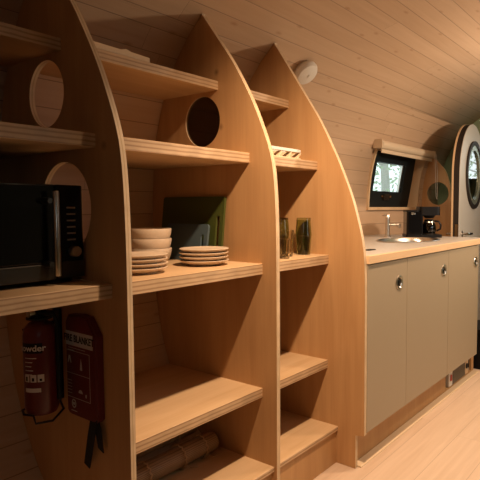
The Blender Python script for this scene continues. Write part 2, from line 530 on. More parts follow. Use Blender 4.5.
# pale strip lying on the top shelf, little rack on the right-hand shelf
bm = bmesh.new()
lp = [(.93, 0), (1.20, 0), (1.20, .017), (1.125, .020), (1.105, .026), (1.085, .019), (1.0, .021), (.93, .022)]
add_prism(bm, [[(a, b+1.7134) for a, b in lp]], 1.572, 1.60, 'y')
tag(finish('wooden_strip', bm, M['light_wood']), 'pale notched strip of wood lying along the front of the highest middle shelf', 'wood strip')

rk = thing('wooden_rack', 'small pale wooden rack with slanted slats standing on the narrow right-hand shelf', 'rack', (1.72, 1.418, 1.413))
def child(parent, name, bm, mats, **k):
    o = finish(name, bm, mats, **k); o.parent = parent; return o
child(rk, 'rail', box(-.135, .155, -.012, .0, .030, .044, .002), M['white'])
child(rk, 'rail', box(-.135, .155, .075, .087, .030, .044, .002), M['white'])
child(rk, 'base', box(-.135, .155, -.012, .087, 0, .006, .001), M['light_wood'])
for k in range(5):
    x = -.13+k*.066
    child(rk, 'slat', prism([[(x, .006), (x+.008, .006), (x+.026, .030), (x+.018, .030)]], -.010, .085, 'y'), M['light_wood'])

# ------------------------------------------------------------------ crockery
plate_prof = [(0, .003), (.045, .003), (.047, 0), (.054, 0), (.057, .003), (.078, .0105), (.0915, .0175), (.0925, .0195), (.0905, .021), (.076, .0165), (.06, .0147), (0, .0146)]
def plate_mesh():
    o = finish('plate', lathe(plate_prof, 56), M['stone'], smooth=True, angle=50); return o
ordn = ['topmost', 'second from the top', 'third from the top', 'lowest']
P0 = plate_mesh(); used = False
for stack, (px, py), side, grp in (('r', (1.370, 1.490), 'right', 'plates stacked in front of the chopping boards'), ('l', (1.075, 1.482), 'left', 'plates stacked in front of the bowls')):
    for i in range(4):
        o = P0 if not used else P0.copy()
        if used: COL.objects.link(o)
        used = True
        o.location = (px+random.uniform(-.002, .002), py+random.uniform(-.002, .002), .9802+(3-i)*.0146)
        o.rotation_euler = (0, 0, random.uniform(0, 6))
        if side == 'right':
            tag(o, 'beige plate, %s of the four stacked before the chopping boards' % ordn[i], 'plate', grp)
        else:
            tag(o, 'beige plate, %s of the four stacked in front of the bowls' % ordn[i], 'plate', grp)
bowl_prof = [(0, .003), (.030, .003), (.032, 0), (.037, 0), (.039, .003), (.052, .010), (.0645, .027), (.0695, .045), (.0715, .060), (.0705, .0625), (.068, .0615), (.0655, .045), (.059, .027), (.045, .013), (0, .009)]
B0 = finish('bowl', lathe(bowl_prof, 56), M['stone'], smooth=True, angle=50)
for i in range(3):
    o = B0 if i == 0 else B0.copy()
    if i: COL.objects.link(o)
    o.location = (1.222, 1.62, .9802+(2-i)*.0365); o.rotation_euler = (0, 0, i); o.scale = (1.09, 1.09, 1.09)
    tag(o, 'beige stoneware bowl, %s of the stack of three behind the plates' % ['topmost', 'middle one', 'lowest'][i], 'bowl', 'bowls stacked on the middle shelf')

# chopping boards leaning against the second divider
def board(name, y0, y1, h, th, xb, xt, mat, label, slot):
    t = finish(name, prism([rrect(y0, y1, 0, h, .012), rrect(*slot, .008)], 0, th, 'x'), mat)
    a = math.atan2(xt-xb, h)
    t.location = (xb, 0, .981); t.rotation_euler = (0, a, 0)
    return tag(t, label, 'chopping board', 'chopping boards leaning on the divider')
board('chopping_board', 1.515, 1.895, .265, .010, 1.478, 1.508, M['green_board'], 'large olive green chopping board leaning on the plywood divider, behind the smaller one', (1.535, 1.556, .045, .185))
board('chopping_board', 1.562, 1.815, .152, .009, 1.438, 1.462, M['blue_board'], 'smaller blue-grey chopping board leaning in front of the large green one', (1.582, 1.600, .03, .11))

# tumblers
def tumbler(loc, h, rb, rt, mat, label, flip=False, grp='drinking glasses on the right-hand shelf'):
    w = .0028
    pr = [(0, 0), (rb*.92, 0), (rb, .002), (rt, h-.001), (rt-.001, h), (rt-w, h-.001), (rb-w, .010), (0, .009)]
    o = finish('tumbler', lathe(pr, 28), mat, smooth=True, angle=40)
    o.location = loc
    if flip:
        o.rotation_euler = (PI, 0, 0); o.location.z += h
    return tag(o, label, 'glass', grp)
tumbler((1.945, 1.443, .9803), .085, .031, .037, M['tumbler'], 'olive glass tumbler standing upright below an upturned one, next to the right divider')
tumbler((1.945, 1.443, 1.0665), .085, .033, .039, M['tumbler'], 'olive glass tumbler upturned on top of another, next to the right divider', True)
tumbler((1.90, 1.54, .9803), .085, .031, .037, M['tumbler'], 'lower olive tumbler of the rear pair, half hidden by the clear glasses')
tumbler((1.90, 1.54, 1.0665), .085, .033, .039, M['tumbler'], 'upper olive tumbler of the rear pair, rising behind the clear glasses', True)
tumbler((1.82, 1.447, .9803), .118, .028, .034, M['clear_tumbler'], 'taller clear smoky glass tumbler between the olive glasses and the short clear one')
tumbler((1.735, 1.398, .9803), .085, .028, .033, M['clear_tumbler'], 'shorter clear tumbler at the front edge, against the left-hand divider')

# rolled mats on the bottom shelf
def rolled(name, x0, x1, y, z, r, label, yaw, strings):
    t = thing(name, label, 'rolled mat', ((x0+x1)/2, y, z), yaw, 'bamboo mats on the bottom shelf')
    L = (x1-x0)/2
    pts = []
    n = 150; turns = 4.2
    for i in range(n+1):
        a = 2*PI*turns*i/n
        rr = r*(.22+.78*i/n)*(1+.012*math.sin(a*14))
        pts.append((rr*math.cos(a-.6), rr*math.sin(a-.6)))
    inner = [(p[0]*(1-.0035/max(.004, math.hypot(*p))), p[1]*(1-.0035/max(.004, math.hypot(*p)))) for p in pts]
    bm = bmesh.new()
    A = [bm.verts.new((-L, a, b)) for a, b in pts]; B = [bm.verts.new((L, a, b)) for a, b in pts]
    C = [bm.verts.new((-L, a, b)) for a, b in inner]; D = [bm.verts.new((L, a, b)) for a, b in inner]
    for i in range(n):
        bm.faces.new((A[i], A[i+1], B[i+1], B[i])); bm.faces.new((D[i], D[i+1], C[i+1], C[i]))
        bm.faces.new((B[i], B[i+1], D[i+1], D[i])); bm.faces.new((C[i], C[i+1], A[i+1], A[i]))
    bm.faces.new((A[0], B[0], D[0], C[0])); bm.faces.new((C[n], D[n], B[n], A[n]))
    child(t, 'mat', bm, M['mat_roll'], smooth=True, angle=40)
    for s in strings:
        ring = [(s+.004*math.sin(3*k), (r+.0035)*math.cos(2*PI*k/28), (r+.0035)*math.sin(2*PI*k/28)) for k in range(28)]
        st = tube(ring, .0028, 6, True)
        add_tube(st, [(s, -r*.6, -r*.75), (s+.01, -r*.95, -r*.5), (s+.02, -r*1.15, -r*.85), (s+.05, -r*1.2, -r*.95)], .002, 6)
        child(t, 'string', st, M['twine'], smooth=True)
    return t
rolled('rolled_mat', 1.0, 1.478, 1.575, .178+.048, .044, 'thicker tied roll of bamboo matting lying at the front of the bottom shelf', 0, (-.10, .06, .17))
rolled('rolled_mat', .95, 1.44, 1.652, .178+.103, .030, 'second tied bamboo roll lying behind the thicker one on the bottom shelf', .0, (-.08, .15))

# ------------------------------------------------------------------ microwave
mw = thing('microwave', 'black microwave oven with steel handle on the left shelf beside the big round cut-out', 'microwave', (.632, 1.452, .980))
# local x: right, y: into the wall, z: up
child(mw, 'body', box(-.28, .226, .022, .36, .012, .284, .004), M['black'])
child(mw, 'door', box(-.28, .146, .0, .021, .062, .284, .004), M['black_gloss'])
child(mw, 'lower_trim', box(-.28, .146, .0, .021, .014, .0605, .003), M['dark_steel'])
cp = child(mw, 'control_panel', box(.148, .228, .0, .021, .014, .284, .004), M['black_gloss'])
def sub(parent, name, bm, mats, **k):
    o = finish(name, bm, mats, **k); o.parent = parent; return o
sub(cp, 'lower_plate', box(.149, .227, -.0015, .0, .016, .064, .0006), M['dark_steel'])
for k in range(6):
    sub(cp, 'button', box(.178, .203, -.004, .0, .124+k*.0185, .1285+k*.0185, .001), M['steel'])
sub(cp, 'knob', lathe([(0, -.020), (.0135, -.020), (.0155, -.017), (.016, 0)], 28, c=(.196, 0, .092), axis='y'), M['steel'], smooth=True)
hd = child(mw, 'handle', lathe([(0, .028), (.0075, .028), (.0085, .031), (.0085, .262), (.0075, .265), (0, .265)], 18, c=(.132, -.032, 0)), M['steel'], smooth=True)
for z in (.062, .238):
    sub(hd, 'mount', lathe([(0, -.032), (.0075, -.032), (.0105, -.004), (.0105, 0)], 18, c=(.116, 0, z), axis='y'), M['dark_steel'], smooth=True)
for x in (-.2, .2):
    for y in (.05, .32):
        child(mw, 'foot', lathe([(0, .0002), (.014, .0002), (.015, .0122), (0, .0122)], 16, c=(x, y, 0)), M['black'])

# ------------------------------------------------------------------ fire extinguisher on the left side of the left divider
ex = thing('fire_extinguisher', 'dark red fire extinguisher hanging in a black wire bracket under the microwave shelf', 'fire extinguisher', (.7705, 1.545, .588))
R_ = .046
child(ex, 'cylinder', lathe([(0, .006), (.026, .002), (.040, .004), (R_, .022), (R_, .236), (.042, .258), (.030, .272), (.018, .280), (.017, .292), (0, .292)], 40), M['red'], smooth=True)
# label band: partial cylinder facing the viewer
def wrap(a0, a1, z0, z1, r, n=16):
    bm = bmesh.new()
    a = [math.radians(a0+(a1-a0)*i/n) for i in range(n+1)]
    A = [bm.verts.new((r*math.cos(t), r*math.sin(t), z0)) for t in a]
    B = [bm.verts.new((r*math.cos(t), r*math.sin(t), z1)) for t in a]
    for i in range(n): bm.faces.new((A[i], A[i+1], B[i+1], B[i]))
    return bm
va = math.degrees(math.atan2(-1.575, -.785))   # azimuth of the viewer as seen from the bottle
child(ex, 'name_band', wrap(va-75, va+6, .190, .220, R_+.0006), M['black'])
def wrap_text(body, z, size, amid, mat, name, bold=0):
    cu = bpy.data.curves.new(name, 'FONT'); cu.body = body; cu.size = size; cu.align_x = 'CENTER'; cu.align_y = 'CENTER'; cu.offset = bold
    t = bpy.data.objects.new(name+'_tmp', cu); COL.objects.link(t)
    me = bpy.data.meshes.new_from_object(t.evaluated_get(bpy.context.evaluated_depsgraph_get()))
    bpy.data.objects.remove(t); bpy.data.curves.remove(cu)
    for v in me.vertices:
        a = math.radians(amid)+v.co.x/R_
        h = v.co.y+z; v.co = Vector(((R_+.0024)*math.cos(a), (R_+.0024)*math.sin(a), h))
    me.materials.clear(); me.materials.append(mat)
    o = bpy.data.objects.new(name, me); COL.objects.link(o); o.parent = ex
    return o
wrap_text('powder', .205, .025, va-33, M['print_white'], 'lettering', .0006)
for k in range(5):
    child(ex, 'print_line', wrap(va-58, va-58+[44, 30, 26, 32, 28][k], .175-k*.012, .1775-k*.012, R_+.0008, 8), M['print_white'])
for k, a in enumerate((-62, -37, -12)):
    pic = child(ex, 'pictogram', wrap(va+a, va+a+21, .106, .128, R_+.0008, 6), M['print_white'])
    sub(pic, 'symbol', wrap(va+a+6, va+a+14, .109, .122-.003*k, R_+.0012, 4), M['black'])
child(ex, 'print_panel', wrap(va-60, va-2, .076, .088, R_+.0008, 8), M['print_white'])
vb = bmesh.new()
add_lathe(vb, [(0, .290), (.020, .290), (.020, .312), (.014, .318), (0, .318)], 20)
child(ex, 'valve', vb, M['black'], smooth=True)
child(ex, 'collar', lathe([(.019, .284), (.036, .284), (.036, .289), (.019, .289)], 24), M['black'], smooth=True)
child(ex, 'carry_handle', box(-.012, .012, -.060, .036, .300, .308, .002), M['black'])
child(ex, 'trigger_lever', box(-.011, .011, -.068, .03, .319, .326, .002), M['black'])
child(ex, 'gauge', lathe([(0, -.032), (.011, -.032), (.012, -.017), (0, -.017)], 18, c=(0, 0, .302), axis='x'), M['steel'], smooth=True)
child(ex, 'hose', tube([(.0, -.02, .304), (.02, -.036, .304), (.030, -.042, .27), (.030, -.043, .20), (.030, -.043, .04)], .0065, 10), M['black'], smooth=True)
wr = tube([(.093, .085, .02), (.05, .060, .012), (.0, .054, .010), (-.040, .037, .010), (-.053, .0, .010), (-.042, -.032, .010), (-.040, -.040, -.012), (.0, -.058, -.012), (.04, -.045, .008), (.060, .01, .012), (.093, .065, .02)], .0035, 8)
add_box(wr, .092, .1005, .062, .100, .0, .29)
add_tube(wr, [(.093, .085, .25), (.03, .050, .25), (-.03, .038, .25)], .0035, 8)
child(ex, 'bracket', wr, M['black'])

# ------------------------------------------------------------------ fire blanket
fb = thing('fire_blanket', 'dark red fire blanket pouch with two black pull straps hanging on the left divider', 'fire blanket', (X1-.001, 1.466, .560))
# local: x negative = out from the divider, y = along the divider (positive to the left in the photo)
out = [(-.083, .012), (-.070, 0), (.066, .0), (.079, .012), (.079, .29), (.066, .312), (.0, .318), (-.040, .314), (-.083, .262)]
bm = prism([[(a, b) for a, b in out]], -.025, -.0005, 'x')
bmesh.ops.bevel(bm, geom=[e for e in bm.edges if all(v.co.x < -.02 for v in e.verts) and len(e.link_faces) == 2 and abs(e.link_faces[0].normal.dot(e.link_faces[1].normal)) < .5], offset=.006, segments=3, affect='EDGES')
child(fb, 'pouch', bm, M['red_fabric'])
def fbm(yc, zc, rz=0):   # matrix for text lying on the pouch front
    return Matrix.Translation((-.0262, yc, zc)) @ Matrix(((0, 0, -1, 0), (-1, 0, 0, 0), (0, 1, 0, 0), (0, 0, 0, 1)))
xf = -.0258
lb = child(fb, 'title_panel', box(xf, xf+.0006, -.070, .074, .220, .264), M['print_white'])
t = text_mesh('lettering', 'FIRE BLANKET', .030, M['black_strap'], lb, fbm(.003, .242), .80, .0007)
def strip(y0, y1, z0, z1, name='printed_line'):
    return child(fb, name, box(xf, xf+.0006, y0, y1, z0, z1), M['print_white'])
strip(-.050, .072, .203, .2045); strip(-.050, .072, .058, .0595); strip(-.0515, -.050, .058, .2045); strip(-.05, .072, .133, .1343)
def poly(pts, name='pictogram'):
    return child(fb, name, prism([pts], xf, xf+.0006, 'x'), M['print_white'])
poly([(.066, .165), (.060, .188), (.052, .188), (.046, .165), (.05, .165), (.056, .18), (.062, .165)])
poly([(.0, .150), (-.012, .150), (-.010, .168), (-.006, .186), (-.002, .168)])
poly([(-.032, .070), (-.026, .070), (-.026, .080), (-.032, .080)])
poly(circle(.0, .078, .011, 16)[:9]+[(-.008, .078)])
for k in range(5):
    strip(.046, .070, .070+k*.010, .0715+k*.010)
strip(.030, .062, .205, .2065); strip(-.03, .06, .212, .2135)
em = child(fb, 'emblem', prism([circle(.038, .040, .012, 20, .014), circle(.038, .040, .0085, 20, .010)], xf, xf+.0006, 'x'), M['print_white'])
poly([(.044, .036), (.033, .036), (.033, .044), (.044, .044)]); strip(.022, .054, .016, .0185)
st = bmesh.new()
add_prism(st, [[(-.034, .045), (-.062, .045), (-.085, -.02), (-.095, -.085), (-.068, -.075), (-.052, -.01)]], -.016, -.013, 'x')
child(fb, 'pull_strap', st, M['black_strap'])
st = bmesh.new()
add_prism(st, [[(-.045, .02), (-.078, .02), (-.056, -.06), (-.030, -.148), (-.002, -.138), (-.024, -.05)]], -.022, -.019, 'x')
child(fb, 'pull_strap', st, M['black_strap'])

# ------------------------------------------------------------------ kitchen
YF = 1.137
cabs = ((2.013, 2.424), (2.424, 3.006), (3.006, 3.573))
CZ0, CZ1 = .172, .945
cab_names = ['first', 'middle', 'last']
cl = ['taupe base cabinet right beside the plywood shelving unit', 'taupe base cabinet between its two neighbours, wooden kickboard below', 'taupe base cabinet at the far end, above the plinth heater']
hx = (2.328, 2.922, 3.503)
for i, (a, b) in enumerate(cabs):
    t = thing('base_cabinet', cl[i], 'cabinet', ((a+b)/2, YF, 0), 0, 'taupe base cabinets under the worktop')
    x0, x1 = a-(a+b)/2, b-(a+b)/2
    child(t, 'body', prism([[(.021, CZ0+.001), (wall_y(CZ0)-YF-.02, CZ0+.001), (wall_y(.5)-YF-.03, .5), (wall_y(.78)-YF-.03, .78), (.05, .78), (.05, CZ1), (.021, CZ1)]], x0+.0005, x1-.0005, 'x'), M['tan'])
    hxl = hx[i]-(a+b)/2
    d = child(t, 'door', prism([[(x0+.002, CZ0), (x1-.002, CZ0), (x1-.002, CZ1-.004), (x0+.002, CZ1-.004)], circle(hxl, .828, .022, 24)], 0, .019, 'y'), M['door_grey'])
    h = sub(d, 'handle', lathe([(.022, -.001), (.0355, -.001), (.036, -.003), (.034, -.0055), (.026, -.0065), (.0225, -.004), (.0215, .003), (.0215, .017), (0, .017)], 32, c=(hxl, 0, .828), axis='y'), M['brass'] if False else M['steel'], smooth=True)
    sub(d, 'lock_button', lathe([(0, -.001), (.009, -.001), (.011, .001), (.011, .016), (0, .016)], 20, c=(hxl+.004, 0, .828), axis='y'), M['black'], smooth=True)

# worktop with sink cut-out
SX, SY, SA, SB = 3.13, 1.46, .29, .185
WT0, WT1 = .945, .983
XC1 = 3.72
wt = thing('worktop', 'pale grey kitchen worktop with a light wooden front edge above the taupe cabinets', 'worktop', (2.9, 1.5, WT0))
def rel(loc, loops): return [[(a-loc[0], b-loc[1]) for a, b in lp] for lp in loops]
yb = wall_y(.96)-.006
child(wt, 'surface', prism(rel((2.9, 1.5), [[(X3+DT+.001, 1.148), (XC1, 1.148), (XC1, yb), (X3+DT+.001, yb)], circle(SX, SY, SA-.012, 48, SB-.012)]), .001, WT1-WT0, 'z'), M['counter'])
child(wt, 'front_edge', box(X3+DT+.001-2.9, XC1-2.9, 1.128-1.5, 1.1478-1.5, .001, WT1-WT0, .0015), M['counter_edge'])

# sink
sk = thing('sink', 'round-ended stainless steel sink set into the grey worktop in front of the tap', 'sink', (SX, SY, WT1))
bm = bmesh.new()
prof_s = [(1.0, .0005), (1.0, .004), (.985, .0065), (.95, .0065), (.935, .003), (.90, -.02), (.86, -.15), (.78, -.165), (.10, -.170)]
rings = []
for f, z in prof_s:
    rings.append([bm.verts.new((SA*f*math.cos(2*PI*i/56), SB*f*math.sin(2*PI*i/56), z)) for i in range(56)])
for A, B in zip(rings, rings[1:]):
    for i in range(56): bm.faces.new((A[i], A[(i+1) % 56], B[(i+1) % 56], B[i]))
bm.faces.new(rings[-1])
child(sk, 'basin', bm, M['steel'], smooth=True)
child(sk, 'drain', lathe([(0, -.1685), (.03, -.1685), (.036, -.166), (.038, -.169)], 24), M['chrome'], smooth=True)

# tap
tp = thing('kitchen_tap', 'tall slim brushed metal tap with short spout behind the sink, below the window', 'tap', (3.37, 1.742, WT1))
child(tp, 'base', lathe([(0, .0003), (.027, .0003), (.027, .006), (.020, .012), (0, .012)], 28), M['chrome'], smooth=True)
child(tp, 'column', lathe([(0, .012), (.0165, .012), (.0165, .130), (0, .130)], 24), M['steel'], smooth=True)
rot = math.radians(-55)
sp = tube([(0, 0, .09), (.035*math.cos(rot), .035*math.sin(rot), .091), (.085*math.cos(rot), .085*math.sin(rot), .092)], .0105, 14)
add_lathe(sp, [(0, .070), (.010, .070), (.012, .095), (0, .098)], 16, c=(.085*math.cos(rot), .085*math.sin(rot), 0))
child(tp, 'spout', sp, M['steel'], smooth=True)
hv = bmesh.new(); add_lathe(hv, [(0, .134), (.0185, .134), (.0185, .162), (.016, .166), (0, .166)], 24)
add_tube(hv, [(0, 0, .15), (.02, .03, .153), (.03, .055, .158)], .004, 8)
child(tp, 'lever', hv, M['steel'], smooth=True)

# small black flush cover on the worktop
tag(finish('worktop_socket_cover', prism([rrect(2.262, 2.335, 1.268, 1.305, .010)], WT1, WT1+.004, 'z'), M['black']), 'small flat black cover on the worktop close to the shelving divider', 'socket cover')

# kickboard and plinth heater
YK = 1.205
tag(finish('kickboard', prism([[(X3+DT+.001, .001), (3.715, .001), (3.715, .17), (X3+DT+.001, .17)], [(3.165, .018), (3.665, .018), (3.665, .135), (3.165, .135)]], YK, YK+.016, 'y'), M['ply']), 'birch plywood kickboard running along the floor under the taupe cabinets', 'kickboard')
struct(finish('trim_1', prism([[(YK-.001, .001), (YK-.042, .001), (YK-.040, .006), (YK-.001, .010)]], X3+DT+.002, 3.715, 'x'), M['light_wood']))
ph = thing('plinth_heater', 'plinth heater with ribbed metal grille and red switch set into the kickboard', 'heater', (3.415, YK+.02, .0765))
child(ph, 'housing', box(-.249, .249, -.0, .12, -.058, .058), M['dark_steel'])
gr = bmesh.new()
add_box(gr, -.125, .115, -.022, -.001, -.056, .056, .001)
for k in range(9): add_box(gr, -.118, .108, -.0245, -.022, -.050+k*.0115, -.0445+k*.0115)
child(ph, 'grille', gr, M['grille'])
child(ph, 'front_panel', box(-.195, -.130, -.021, -.001, -.056, .056, .001), M['white'])
child(ph, 'front_panel', box(.120, .180, -.021, -.001, -.056, .056, .001), M['tan'])
child(ph, 'switch', box(-.170, -.150, -.027, -.0211, -.022, .018, .001), plain('red_switch', (.5, .03, .02), .4))
child(ph, 'socket', lathe([(0, -.026), (.018, -.026), (.02, -.0211), (0, -.0211)], 20, c=(.15, 0, 0), axis='y'), M['black'])

# black box past the end of the cabinets
bb = thing('storage_box', 'low black box standing on the floor just past the end of the cabinets', 'box', (3.93, 1.19, 0))
child(bb, 'body', prism([rrect(-.16, .16, -.10, .10, .02)], .001, .27, 'z'), M['black'])
child(bb, 'lid', prism([rrect(-.17, .17, -.11, .11, .02)], .2705, .30, 'z'), M['black'])

# coffee maker
cm = thing('coffee_maker', 'black filter coffee maker with glass jug on the worktop in front of the round hole', 'coffee maker', (3.545, 1.545, WT1), math.radians(-55))
child(cm, 'base', prism([rrect(-.135, .125, -.095, .095, .02)], .0003, .022, 'z'), M['black'])
child(cm, 'water_tank', prism([rrect(-.13, -.012, -.085, .085, .018)], .0222, .185, 'z'), M['black_gloss'])
child(cm, 'tank_lid', prism([rrect(-.132, -.040, -.087, .087, .018)], .1852, .196, 'z'), M['black'])
hdm = prism([rrect(-.036, .112, -.085, .085, .025)], .160, .222, 'z'); add_prism(hdm, [rrect(-.0358, -.012, -.08, .08, .008)], .0222, .165, 'z')
child(cm, 'brew_head', hdm, M['black'])
child(cm, 'filter_basket', lathe([(0, .138), (.030, .138), (.048, .1595), (0, .1595)], 28, c=(.045, -.012, 0)), M['black'], smooth=True)
child(cm, 'warming_plate', lathe([(0, .0222), (.05, .0222), (.05, .027), (0, .027)], 28, c=(.045, -.012, 0)), M['dark_steel'])
jg = child(cm, 'jug', lathe([(0, .0275), (.043, .0275), (.050, .04), (.051, .075), (.040, .108), (.036, .118), (.034, .118), (.038, .107), (.049, .075), (.048, .042), (.041, .031), (0, .031)], 32, c=(.045, -.012, 0)), M['carafe'], smooth=True)
sub(jg, 'handle', tube([(.082, -.03, .118), (.108, -.045, .115), (.122, -.052, .09), (.118, -.05, .06), (.096, -.036, .048)], .007, 10), M['black'], smooth=True)
sub(jg, 'jug_lid', lathe([(0, .132), (.03, .130), (.0375, .1185), (0, .1185)], 28, c=(.045, -.012, 0)), M['black'], smooth=True)
sub(jg, 'metal_band', lathe([(.0405, .102), (.0412, .103), (.0385, .114), (.0378, .114)], 32, c=(.045, -.012, 0)), M['steel'], smooth=True)
child(cm, 'power_switch', box(-.10, -.07, -.0885, -.0855, .165, .178, .001), M['steel'])

# ------------------------------------------------------------------ smoke alarm on the curved wall
z_s = 1.950; y_s = wall_y(z_s)
ny = -(abs(y_s-YC)/WA)**(NE-1)/WA; nz = -(abs(z_s-ZC)/BU)**(NE-1)/BU
nrm = Vector((0, ny, nz)).normalized()
sa = thing('smoke_alarm', 'round white domed smoke alarm on the sloping boarded ceiling beside the tallest divider point', 'smoke alarm', (2.308, y_s, z_s))
sa.rotation_euler = Vector((0, 0, 1)).rotation_difference(nrm).to_euler()
child(sa, 'mount', lathe([(0, .001), (.060, .001), (.060, .012), (0, .012)], 40), M['white'], smooth=True)
child(sa, 'dome', lathe([(0, .0122), (.066, .0122), (.071, .020), (.071, .034), (.062, .048), (.038, .057), (0, .060)], 44), M['white'], smooth=True)
child(sa, 'test_button', lathe([(0, .0602), (.010, .0592), (.011, .062), (0, .064)], 20, c=(.0, .0, 0)), M['white'], smooth=True)

# ------------------------------------------------------------------ window (structure)
def wz(z, d=0): return wall_y(z)+d
win = bpy.data.objects.new('window_1', None); COL.objects.link(win); struct(win)
def wchild(name, bm, mat, **k):
    o = finish(name, bm, mat, **k); o.parent = win; return o
# plane of the frame, outside the curved wall: from bottom (y=2.045) to top (y=2.01)
fy0, fy1 = 2.105, 2.022
def fy(z): return fy0+(fy1-fy0)*(z-WZ0)/(WZ1-WZ0)
def bar(x0, x1, z0, z1, d0, d1):
    bm = bmesh.new()
    c = [(x, fy(z)+d, z) for x in (x0, x1) for z in (z0, z1) for d in (d0, d1)]
    v = [bm.verts.new(p) for p in c]
    for q in ((0, 1, 3, 2), (4, 6, 7, 5), (0, 4, 5, 1), (2, 3, 7, 6), (0, 2, 6, 4), (1, 5, 7, 3)): bm.faces.new([v[i] for i in q])
    return bm
fx0, fx1, fz0, fz1 = WX0-.02, WX1+.015, WZ0+.0, WZ1-.0
wchild('frame_rail', bar(fx0, fx1, fz1-.085, fz1+.01, -.02, .03), M['black_frame'])
wchild('frame_rail', bar(fx0, fx1, fz0-.01, fz0+.135, -.02, .03), M['black_frame'])
wchild('frame_stile', bar(fx0, fx0+.21, fz0+.135, fz1-.085, -.02, .03), M['black_frame'])
wchild('frame_stile', bar(fx1-.20, fx1, fz0+.135, fz1-.085, -.02, .03), M['black_frame'])
wchild('sash_bead', bar(fx1-.235, fx1-.205, fz0+.135, fz1-.085, -.008, .012), M['steel'])
wchild('glass_pane', bar(fx0+.2105, fx1-.2005, fz0+.1352, fz1-.0852, .013, .017), M['pane'])
lt = bar(3.86, 4.04, fz0+.085, fz0+.10, -.034, -.021); wchild('latch', lt, M['chrome'])
lt = bar(3.90, 4.0, fz0+.062, fz0+.112, -.040, -.0345); wchild('latch_handle', lt, M['dark_steel'])
# timber reveal: curved along the wall face, straight at the frame
def reveal_side(x0, x1):
    n = 10; bm = bmesh.new(); rows = []
    for i in range(n+1):
        z = WZ0-.012+(WZ1-WZ0+.03)*i/n
        rows.append([bm.verts.new((x, y, z)) for x, y in ((x0, wz(z)-.016), (x1, wz(z)-.016), (x1, fy(z)-.005), (x0, fy(z)-.005))])
    for A, B in zip(rows, rows[1:]):
        for k in range(4): bm.faces.new((A[k], A[(k+1) % 4], B[(k+1) % 4], B[k]))
    bm.faces.new(rows[0]); bm.faces.new(rows[-1])
    return bm
wchild('reveal', reveal_side(WX0-.018, WX0), M['edge_x'])
wchild('reveal', reveal_side(WX1-.002, WX1+.018), M['tan'])
wchild('sill', box(WX0-.02, WX1+.022, wz(WZ0)-.02, fy(WZ0)-.003, WZ0-.022, WZ0+.002, .002), M['tan'])
wchild('head', box(WX0-.02, WX1+.022, wz(WZ1)-.02, fy(WZ1)+.02, WZ1-.0, WZ1+.018, .002), M['tan'])

# roller blind above the window
rbx0, rbx1 = 3.46, 4.462
rb = thing('roller_blind', 'rolled-up cream roller blind with hanging cords mounted above the small window', 'blind', ((rbx0+rbx1)/2, wz(1.67)-.052, 1.672))
hl = (rbx1-rbx0)/2
child(rb, 'roll', lathe([(0, -hl), (.034, -hl), (.034, hl), (0, hl)], 28, axis='x'), M['blind'], smooth=True)
child(rb, 'hem_bar', box(-hl+.02, hl-.02, -.012, -.002, -.062, -.034, .003), M['blind'])
for s in (-1, 1):
    child(rb, 'bracket', box(s*hl+(.0005 if s > 0 else -.010), s*hl+(.010 if s > 0 else -.0005), -.030, .047, -.030, .036, .002), M['blind'])
cd = tube([(hl-.03, -.039, .01), (hl-.06, -.060, -.15), (hl-.10, -.085, -.38), (hl-.095, -.09, -.40), (hl-.08, -.088, -.38), (hl+.01, -.050, -.15), (hl-.002, -.039, .01)], .0022, 6)
child(rb, 'cord', cd, M['white'])

# ------------------------------------------------------------------ far partition panel with round hole
XP = 4.55
pf = [(1.705, .6), (1.705, 1.2), (1.712, 1.30), (1.725, 1.41), (1.762, 1.522), (1.812, 1.59), (1.865, 1.645), (wall_y(1.68)-.004, 1.68)]
pl = [(1.705, .001)]+catmull(pf, 6)+back_curve(1.68, .001)[1:]
tag(finish('partition_panel', prism([pl, circle(1.838, 1.327, .104)], XP, XP+.02, 'x', mi_edge=1), [M['ply'], M['edge_x']]), 'curved birch plywood partition with one round hole beyond the coffee maker, before the green wall', 'partition')

# ------------------------------------------------------------------ the open arched door (structure)
dr = bpy.data.objects.new('door_1', None); COL.objects.link(dr); struct(dr)
def dchild(name, bm, mat, **k):
    o = finish(name, bm, mat, **k); o.parent = dr; return o
dr.location = (4.03, 1.443, 0); dr.rotation_euler = (0, 0, math.radians(5.5))
DW, DT_ = .905, 1.913
PC = (.47, 1.48); PR = .262
da = arch(0, DW, .015, DT_, 40)
hole = circle(*PC, PR, 56)
dchild('door_leaf', prism([da, hole], 0, .006, 'y'), M['door_white'])
dchild('door_core', prism([arch(.004, DW-.004, .019, DT_-.004, 40), hole], .0061, .052, 'y'), M['brown'])
dchild('door_outer_skin', prism([arch(.0, DW, .012, DT_+.002, 40), hole], .0521, .066, 'y'), M['tan'])
dchild('porthole_frame', prism([circle(*PC, PR+.030, 56), circle(*PC, PR-.006, 56)], -.016, -.0002, 'y'), M['brown'])
rg = prism([circle(*PC, PR-.0065, 56), circle(*PC, PR-.050, 56)], -.008, .004, 'y')
for k in range(8):
    a = 2*PI*(k+.5)/8
    add_lathe(rg, [(0, -.012), (.006, -.011), (.007, -.008), (0, -.008)], 10, c=(PC[0]+(PR-.028)*math.cos(a), 0, PC[1]+(PR-.028)*math.sin(a)), axis='y')
dchild('porthole_ring', rg, plain('green_grey_ring', (.33, .37, .30), .3, .6))
dchild('porthole_glass', prism([circle(*PC, PR-.001, 56)], .006, .012, 'y'), M['mirror_pane'])
dchild('latch_plate', box(.001, .0035, .012, .036, .93, 1.065), M['brass'])
